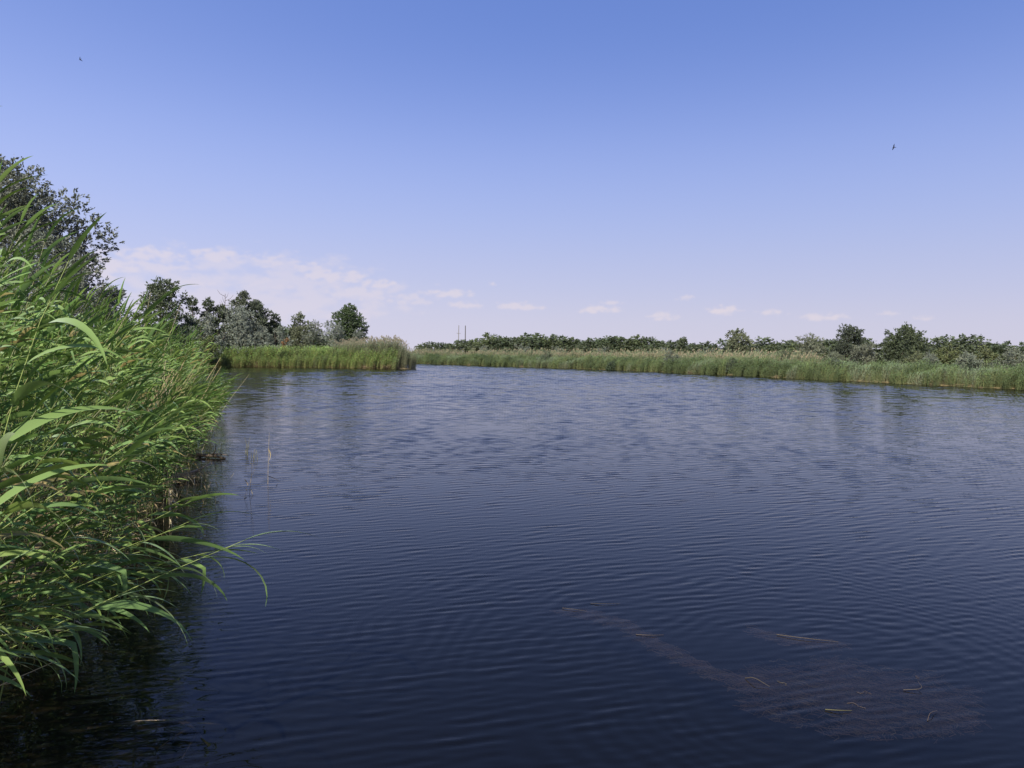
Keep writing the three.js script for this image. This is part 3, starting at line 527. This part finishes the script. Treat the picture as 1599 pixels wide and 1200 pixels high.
  const dt = thing('dead_tree', 'bare grey dead treetop sticking out above the silver bushes', 'tree'); dt.position.set(-41.9, 0.2, -105);
  part('trunk', mergeGeometries(tw), M.bark, dt);

  // right side, the trees one can tell apart
  tree('broadleaf_tree', 'pale willow-like tree standing above the far treeline', 'tree', [40.4, -130], { h: 7.0, w: 5.2, bottom: 0.25, lobes: 11, leaf: 0.30, n: 5460, color: COL.pale }, null, 130);
  tree('broadleaf_tree', 'dark pointed tree at the end of the long middle treeline', 'tree', [32.9, -140], { h: 5.5, w: 4.0, bottom: 0.1, lobes: 9, leaf: 0.31, n: 3780, color: COL.dark, shape: 'point' }, null, 131);
  tree('silver_bush', 'pale silvery tree left of the tall dark tree on the right shore', 'bush', [41.3, -100], { h: 5.2, w: 5.6, bottom: 0.08, lobes: 11, leaf: 0.23, n: 6720, color: [0.16, 0.175, 0.11], slim: 0.4, shape: 'bush' }, 'silvery bushes', 132);
  tree('broadleaf_tree', 'tall dark tree with ragged crown on the right shore', 'tree', [42.4, -91], { h: 6.2, w: 5.0, bottom: 0.1, lobes: 13, leaf: 0.22, n: 9660, color: [0.045, 0.06, 0.03] }, null, 133);
  tree('silver_bush', 'silvery bush at the right foot of the tall dark tree', 'bush', [40.9, -84], { h: 3.7, w: 3.8, bottom: 0.05, lobes: 9, leaf: 0.20, n: 5460, color: [0.15, 0.165, 0.11], slim: 0.4, shape: 'bush' }, 'silvery bushes', 134);
  tree('broadleaf_tree', 'broad round dark tree on the right shore', 'tree', [46.8, -86], { h: 5.7, w: 6.8, bottom: 0.05, lobes: 16, leaf: 0.22, n: 15120, color: COL.dark, shape: 'bush' }, null, 135);
  tree('green_bush', 'low yellow-green bush at the right of the broad round tree', 'bush', [49.6, -82.5], { h: 3.3, w: 4.2, bottom: 0.05, lobes: 9, leaf: 0.22, n: 5460, color: [0.1, 0.12, 0.038], shape: 'bush' }, null, 136);
  tree('green_bush', 'yellow-green bush behind the silver bush at the right edge', 'bush', [49.0, -75], { h: 3.4, w: 3.4, bottom: 0.05, lobes: 8, leaf: 0.22, n: 4200, color: [0.11, 0.13, 0.045], shape: 'bush' }, null, 137);
  for (const [x, z, h, w, c, label] of [[46.6, -67, 3.1, 4.6, COL.dull, 'large silver bush at the right edge behind the reeds'], [44.2, -70, 2.6, 3.2, COL.dull, 'silver bush second from the right edge'], [41.4, -71.5, 2.2, 2.6, COL.dull, 'small silver bush below the broad round tree'], [37.5, -84, 2.6, 2.6, [0.13, 0.15, 0.09], 'grey bush between the tall dark tree and the broad round tree'], [34.5, -92, 2.7, 3.0, [0.12, 0.14, 0.07], 'dull green bush left of the tall dark tree'], [43.8, -78, 2.7, 3.4, [0.12, 0.14, 0.06], 'green-grey bush in front of the broad round tree']])
    tree('silver_bush', label, 'bush', [x, z], { h, w, bottom: 0.05, lobes: 8, leaf: 0.19, n: 4620, color: c, slim: 0.4, shape: 'bush' }, 'silvery bushes', Math.round(200 + x * 3));
  tree('green_bush', 'dark green bush overhanging the water at the right edge', 'bush', [40.4, -53.4], { h: 1.7, w: 3.6, bottom: 0.05, lobes: 9, leaf: 0.17, n: 6300, color: [0.05, 0.08, 0.028], shape: 'bush' }, null, 139);

  for (const [x, z, h, w, c, label] of [[14.6, -105, 1.3, 2.4, [0.05, 0.08, 0.03], 'small dark bush at the far waterline below the middle treeline'], [26.2, -85.5, 1.7, 2.6, [0.07, 0.095, 0.05], 'grey-green bush in the reed belt below the pale willow-like tree'], [32.6, -73, 1.8, 2.6, [0.1, 0.125, 0.07], 'dull bush in the reed belt below the tall dark tree'], [39.2, -61, 2.0, 3.0, [0.12, 0.14, 0.09], 'grey bush rising from the reeds near the right edge'], [21.5, -98, 2.3, 3.4, [0.13, 0.15, 0.1], 'silvery bush rising from the reeds right of the middle treeline'], [5.5, -119.5, 2.5, 3.6, [0.1, 0.125, 0.07], 'green-grey bush in the reeds below the middle treeline']])
    tree('waterside_bush', label, 'bush', [x, z], { h, w, bottom: 0.05, lobes: 8, leaf: 0.2, n: 2600, color: c, slim: 0.45, shape: 'bush' }, 'bushes in the right reed belt', Math.round(400 + x * 3));

  // far treeline: six kinds, each tree its own object
  const R3 = rng(66), kinds = [[COL.dark, 'round'], [COL.deep, 'bush'], [COL.mid, 'round'], [COL.dark, 'bush'], [[0.06, 0.085, 0.03], 'round'], [COL.mid, 'bush']].map(([color, shape], i) => ({ ...treeGeo(300 + i, { h: 6, w: 6, bottom: 0.03, lobes: 11, leaf: 0.36, n: 2900, color: color.map((c) => c * 1.12), shape }), }));  // crown colours lifted a little: distant haze put into the leaves
  const row = (pts, label, group, step, deep, kset) => {
    for (let k = 0; k < pts.length - 1; k++) {
      const [ax, az, ah] = pts[k], [bx, bz, bh] = pts[k + 1], len = Math.hypot(bx - ax, bz - az), m = Math.max(1, Math.round(len / step));
      for (let i = 0; i < m; i++) {
        const t = (i + R3() * 0.7) / m, x = lerp(ax, bx, t), z = lerp(az, bz, t) - R3() * deep, h = lerp(ah, bh, t) * (0.8 + 0.32 * R3()), wide = 1.4 + 0.6 * R3(), kd = kinds[kset[Math.floor(R3() * kset.length)]];
        const g = thing('far_tree', label, 'tree', group);
        g.position.set(x, groundY(x, z), z); g.rotation.y = R3() * 6.28; g.scale.set(h / 6 * wide, h / 6, h / 6 * wide);
        part('trunk', kd.trunk, M.bark, g); part('crown', kd.crown, M.crown, g);
      }
    }
  };
  row([[-24, -190, 4.6], [-16, -186, 5.2], [-7, -180, 5.4]], 'small round tree near the two utility poles across the water', 'trees by the utility poles', 2.4, 4, [0, 2, 4]);
  row([[-7, -175, 6.0], [8, -180, 6.6], [24, -178, 6.6], [31, -174, 6.2], [37, -170, 5.4]], 'dark green tree in the long middle treeline across the water', 'middle treeline', 1.5, 7, [0, 1, 2, 3, 4, 5]);
  row([[36, -160, 5.2], [50, -152, 5.2], [60, -148, 5.3], [70, -140, 5.4]], 'dark tree in the treeline behind the pale willow-like tree', 'treeline behind the pale tree', 1.7, 8, [0, 1, 3, 4]);
  row([[40, -116, 3.4], [46, -112, 3.8], [53, -108, 3.8]], 'olive green tree in the low row left of the silvery tree', 'low row on the right shore', 2, 5, [2, 5, 4]);
  row([[66, -136, 5.4], [79, -128, 5.6], [88, -121, 5.0], [97, -114, 4.8]], 'dark tree in the treeline at the right edge', 'right treeline', 1.8, 8, [0, 1, 3]);
  row([[56, -92, 3.0], [60, -86, 3.0], [64, -80, 3.0]], 'olive bush-like tree before the right treeline', 'olive trees at the right', 2, 3, [2, 5]);
  row([[-62, -120, 6.2], [-52, -124, 6.8], [-44, -128, 7.2], [-36, -128, 6.6], [-26, -130, 6.0]], 'dark tree in the back row behind the silver bushes of the left bank', 'back row on the left bank', 2.2, 6, [0, 1, 2, 4]);
  // grey bushes dotted before the middle treeline
  const bush = treeGeo(350, { h: 3.4, w: 4, bottom: 0.03, lobes: 8, leaf: 0.34, n: 1300, color: COL.dull, shape: 'bush', slim: 0.4 });
  for (const [x, z, s] of [[2, -150, 1.15], [-6, -156, 1.05], [9, -146, 1.0], [17, -136, 1.0], [26, -122, 0.95], [30, -112, 0.9], [35, -104, 0.85]]) {
    const g = thing('silver_bush', 'small silvery bush between the plumed reeds and the middle treeline', 'bush', 'silvery bushes before the treeline');
    g.position.set(x, groundY(x, z), z); g.rotation.y = x; g.scale.setScalar(s);
    part('trunk', bush.trunk, M.bark, g); part('crown', bush.crown, M.crown, g);
  }
}

// ---------- utility poles ----------
{
  const grey = new THREE.MeshStandardMaterial({ color: lin(0.16, 0.15, 0.14), roughness: 0.9 }), dark = new THREE.MeshStandardMaterial({ color: lin(0.07, 0.065, 0.06), roughness: 0.9 });
  const pole = (x, z, h, label, arm, mat, r) => {
    const g = thing('utility_pole', label, 'pole', 'utility poles'); g.position.set(x, 0.1, z);
    part('post', new THREE.CylinderGeometry(r * 0.75, r, h, 8).translate(0, h / 2, 0), mat, g);
    if (arm) { part('crossarm', new THREE.BoxGeometry(1.3, 0.12, 0.12).translate(0, arm, 0.16), mat, g); for (const s of [-0.55, 0.55]) part('insulator', new THREE.CylinderGeometry(0.05, 0.07, 0.22, 8).translate(s, arm + 0.17, 0.16), mat, g); }
    part('cap', new THREE.CylinderGeometry(0.02, r * 0.7, 0.15, 8).translate(0, h + 0.075, 0), mat, g);
    return g;
  };
  pole(-19.5, -260, 12.1, 'thin grey utility pole, left of the two across the water', 9.2, grey, 0.15).rotation.z = -0.012;
  pole(-17.0, -260, 12.0, 'darker plain utility pole, right of the two across the water', 0, dark, 0.19);
}

// ---------- birds ----------
{
  const mat = new THREE.MeshStandardMaterial({ color: lin(0.012, 0.012, 0.016), roughness: 0.8 });
  const birdGeo = (() => {
    const body = new THREE.LatheGeometry([[0, -0.16], [0.012, -0.15], [0.022, -0.09], [0.036, -0.02], [0.04, 0.04], [0.03, 0.09], [0.027, 0.12], [0.018, 0.15], [0.004, 0.175], [0, 0.18]].map(([r, y]) => new THREE.Vector2(r, y)), 12).rotateX(-Math.PI / 2);
    const wing = (s) => { const sh = new THREE.Shape(); sh.moveTo(0, 0.05); sh.quadraticCurveTo(0.12, 0.09, 0.2, 0.03); sh.quadraticCurveTo(0.28, -0.02, 0.34, -0.1); sh.quadraticCurveTo(0.22, -0.07, 0.12, -0.06); sh.lineTo(0, -0.05); const g = new THREE.ExtrudeGeometry(sh, { depth: 0.008, bevelEnabled: false }).rotateX(-Math.PI / 2).scale(s, 1, 1); return g.rotateZ(s * 0.5); };
    const tail = new THREE.BoxGeometry(0.05, 0.006, 0.1).translate(0, 0, 0.18);
    return mergeGeometries([body, wing(1), wing(-1), tail].map(plain));
  })();
  const bird = (p, rot, s, label) => { const b = single('bird', birdGeo, mat, label, 'bird', 'birds in flight'); b.position.set(...p); b.rotation.set(...rot); b.scale.setScalar(s); };
  bird([31.1, 19.5, -60], [0.2, 0.35, 1.35], 0.9, 'small black bird high in the sky on the right');
  bird([-35.6, 25.8, -60], [-0.5, 1.2, -0.5], 0.65, 'tiny dark bird high in the sky on the left');
}

// ---------- driftwood and sprigs at the end of the near bed ----------
{
  const lg = mergeGeometries([taperTube([V(-7.1, 0.03, -15.0), V(-6.7, 0.04, -14.9), V(-6.3, 0.045, -14.72), V(-6.05, 0.04, -14.66), V(-5.8, 0.01, -14.56)], 0.055, 0.022, 9, 18, 0.6, 5), taperTube([V(-6.2, 0.06, -14.7), V(-6.0, 0.085, -14.66), V(-5.75, 0.07, -14.62)], 0.018, 0.008, 6, 6, 0.5, 6), taperTube([V(-6.1, 0.07, -14.66), V(-6.02, 0.16, -14.62), V(-6.0, 0.3, -14.6)], 0.012, 0.006, 5, 4)]);
  single('driftwood_log', lg, M.wetBark, 'dark log lying in the water at the end of the near reeds', 'log', 'driftwood');
  const pale = new THREE.MeshStandardMaterial({ color: lin(0.3, 0.24, 0.16), roughness: 0.85 });
  const g = thing('driftwood_log', 'pale brown driftwood branch with upturned end in the reed litter', 'log', 'driftwood');
  part('branch', taperTube([V(-5.95, 0.05, -11.2), V(-5.75, 0.07, -11.55), V(-5.6, 0.06, -11.95), V(-5.48, 0.08, -12.25), V(-5.33, 0.17, -12.42)], 0.05, 0.02, 8, 12, 0.3, 8), new THREE.MeshStandardMaterial({ color: lin(0.16, 0.11, 0.065), roughness: 0.9 }), g);
  part('bare_tip', taperTube([V(-5.52, 0.1, -12.2), V(-5.38, 0.15, -12.36), V(-5.2, 0.24, -12.5)], 0.016, 0.01, 6, 5), pale, g);
  const sprigMat = new THREE.MeshStandardMaterial({ color: lin(0.2, 0.19, 0.09), roughness: 0.8 });
  const sprig = (x, z, h, label, seed) => {
    const R = rng(seed), gs = [];
    for (let i = 0; i < 5; i++) { const a = R() * 6.3, o = (R() - 0.5) * 0.16, hh = h * (0.35 + 0.65 * R()); gs.push(taperTube([V(x + o, -0.05, z + o * 0.5), V(x + o + Math.cos(a) * 0.015, hh * 0.5, z + o * 0.5), V(x + o + Math.cos(a) * 0.06, hh, z + o * 0.5 + Math.sin(a) * 0.04)], 0.006, 0.002, 4, 4)); }
    single('water_sprig', mergeGeometries(gs), sprigMat, label, 'water plant', 'sprigs in the water');
  };
  sprig(-5.5, -15.05, 0.42, 'taller thin sprig standing in the water right of the dark log', 51);
  sprig(-5.2, -14.55, 0.26, 'shorter thin sprig, farthest out in the water right of the log', 52);
  sprig(-6.0, -14.75, 0.3, 'thin sprig at the end of the dark log', 53);
}

// ---------- water weed near the surface ----------
{
  const R = rng(88), strand = [];
  const wc = [[0.34, 0.245, 0.22], [0.38, 0.28, 0.21], [0.3, 0.22, 0.21], [0.42, 0.34, 0.24]];
  for (let k = 0; k < 5; k++) {
    const gs = [taperTube([V(-0.07, 0, 0), V(-0.02, 0.002, 0.02 * (k - 2)), V(0.03, 0, -0.012 * k), V(0.08, 0.001, 0.01 * k)], 0.0024, 0.0014, 4, 6)];
    for (let j = 0; j < 6; j++) { const t = -0.05 + j * 0.022, a = (j % 2 ? 1 : -1) * (0.7 + R()), l = 0.012 + R() * 0.02; gs.push(taperTube([V(t, 0.001, 0), V(t + Math.cos(a) * l * 0.5, 0.002, Math.sin(a) * l * 0.5), V(t + Math.cos(a) * l, 0, Math.sin(a) * l)], 0.0017, 0.001, 3, 3)); }
    strand.push(paint(plain(mergeGeometries(gs)), wc[k % 4]));
  }
  const places = [];
  for (let i = 0; i < 2600; i++) {
    const a = R() * 6.283, r = Math.pow(R(), 0.6), x = 2.2 + Math.cos(a) * r * 0.8 + 0.1 * r, z = -4.72 + Math.sin(a) * r * 0.52;
    if (fbm(x * 2.6, z * 2.6, 3) < -0.08 + 0.45 * (r - 0.6) && R() < 0.85) continue;
    const out = R() < 0.003;
    places.push({ x, y: out ? 0.001 : -0.01 - R() * 0.05, z, v: Math.floor(R() * 5), turn: R() * 6.3, s: (out ? 0.5 : 1) * (0.6 + R() * 0.9), c: out ? lin(0.22, 0.23, 0.22) : tone(R, 0.35) });
  }
  scatter('water_weed_mat', strand, M.weed, places, 'brown water weed mat near the surface at lower right', 'water weed');
  const chain = (pts, n, wob) => { const out = []; for (let i = 0; i < n; i++) { const u = R() * (pts.length - 1), k = Math.min(pts.length - 2, Math.floor(u)), t = u - k, ang = Math.atan2(-(pts[k + 1][1] - pts[k][1]), pts[k + 1][0] - pts[k][0]); out.push({ x: lerp(pts[k][0], pts[k + 1][0], t) + (R() + R() - 1) * wob, y: -0.007 - R() * 0.03, z: lerp(pts[k][1], pts[k + 1][1], t) + (R() + R() - 1) * wob, v: Math.floor(R() * 5), turn: ang + (R() - 0.5) * 1.8, s: 0.7 + R(), c: tone(R, 0.4) }); } return out; };
  scatter('water_weed_string', strand, M.weed, chain([[1.05, -5.62], [1.22, -5.32], [1.4, -5.02], [1.6, -4.8], [1.75, -4.7]], 420, 0.05), 'string of weed drifting towards the brown weed mat', 'water weed');
  scatter('water_weed_string', strand, M.weed, chain([[0.45, -6.16], [0.68, -6.1], [0.8, -5.95], [0.95, -5.9], [1.05, -5.62]], 170, 0.05), 'faint string of weed farthest from the weed mat', 'water weed');
  scatter('water_weed_string', strand, M.weed, chain([[2.0, -5.75], [2.2, -5.58], [2.35, -5.52], [2.55, -5.5]], 200, 0.04), 'short string of weed above the brown weed mat', 'water weed');
  const twig = (pts, r, c, label) => single('floating_twig', taperTube(pts.map(([x, y, z]) => V(x, y, z)), r, r * 0.4, 5, 8), new THREE.MeshStandardMaterial({ color: lin(...c), roughness: 0.7 }), label, 'twig', 'twigs and stems at the surface');
  twig([[1.0, 0.004, -5.6], [1.12, 0.008, -5.58], [1.22, 0.004, -5.6]], 0.0028, [0.049, 0.035, 0.021], 'small tan twig at the upper end of the weed string');
  twig([[2.12, 0.006, -5.63], [2.3, 0.012, -5.55], [2.55, 0.005, -5.5]], 0.0032, [0.056, 0.042, 0.025], 'tan twig floating above the weed mat');
  twig([[0.46, 0.006, -6.17], [0.56, 0.01, -6.13], [0.66, 0.005, -6.1]], 0.0028, [0.038, 0.030, 0.020], 'tan twig farthest left of the weed strings');
  twig([[0.72, 0.005, -6.3], [0.85, 0.009, -6.28], [0.98, 0.006, -6.3]], 0.0025, [0.035, 0.028, 0.020], 'thin twig floating just behind the farthest weed string');
  twig([[1.98, 0.006, -4.42], [2.06, 0.012, -4.4], [2.14, 0.006, -4.41]], 0.004, [0.056, 0.052, 0.017], 'yellowish stem at the lower edge of the weed mat');
  twig([[2.55, 0.004, -4.3], [2.6, 0.02, -4.36], [2.68, 0.008, -4.42]], 0.0028, [0.052, 0.038, 0.028], 'pale twig at the lower right end of the weed mat');
  twig([[2.62, 0.006, -4.7], [2.74, 0.02, -4.7], [2.76, 0.03, -4.78]], 0.0028, [0.052, 0.042, 0.032], 'hooked twig at the right edge of the weed mat');
  twig([[1.62, 0.004, -4.85], [1.66, 0.03, -4.8], [1.74, 0.008, -4.72]], 0.0032, [0.052, 0.042, 0.025], 'forked twig where the weed string meets the mat');
  const b = thing('sunken_branch', 'brown drowned branch with side shoots at lower left', 'branch'), bm = new THREE.MeshStandardMaterial({ color: lin(0.34, 0.25, 0.15), roughness: 0.7 });
  part('stem', taperTube([V(-2.45, -0.012, -4.12), V(-2.15, -0.006, -4.2), V(-1.9, -0.01, -4.18), V(-1.68, -0.03, -3.98)], 0.009, 0.006, 5, 10), bm, b);
  for (const [x, z, dx, dz] of [[-1.98, -4.2, 0.28, -0.03], [-1.86, -4.14, -0.1, 0.2], [-1.8, -4.1, 0.02, 0.24]]) part('shoot', taperTube([V(x, -0.012, z), V(x + dx * 0.5, -0.02, z + dz * 0.4), V(x + dx, -0.035, z + dz)], 0.008, 0.004, 5, 6), bm, b);
}

scene.traverse((o) => { if (o.isMesh) { o.castShadow = true; o.receiveShadow = true; } });
renderer.render(scene, camera);
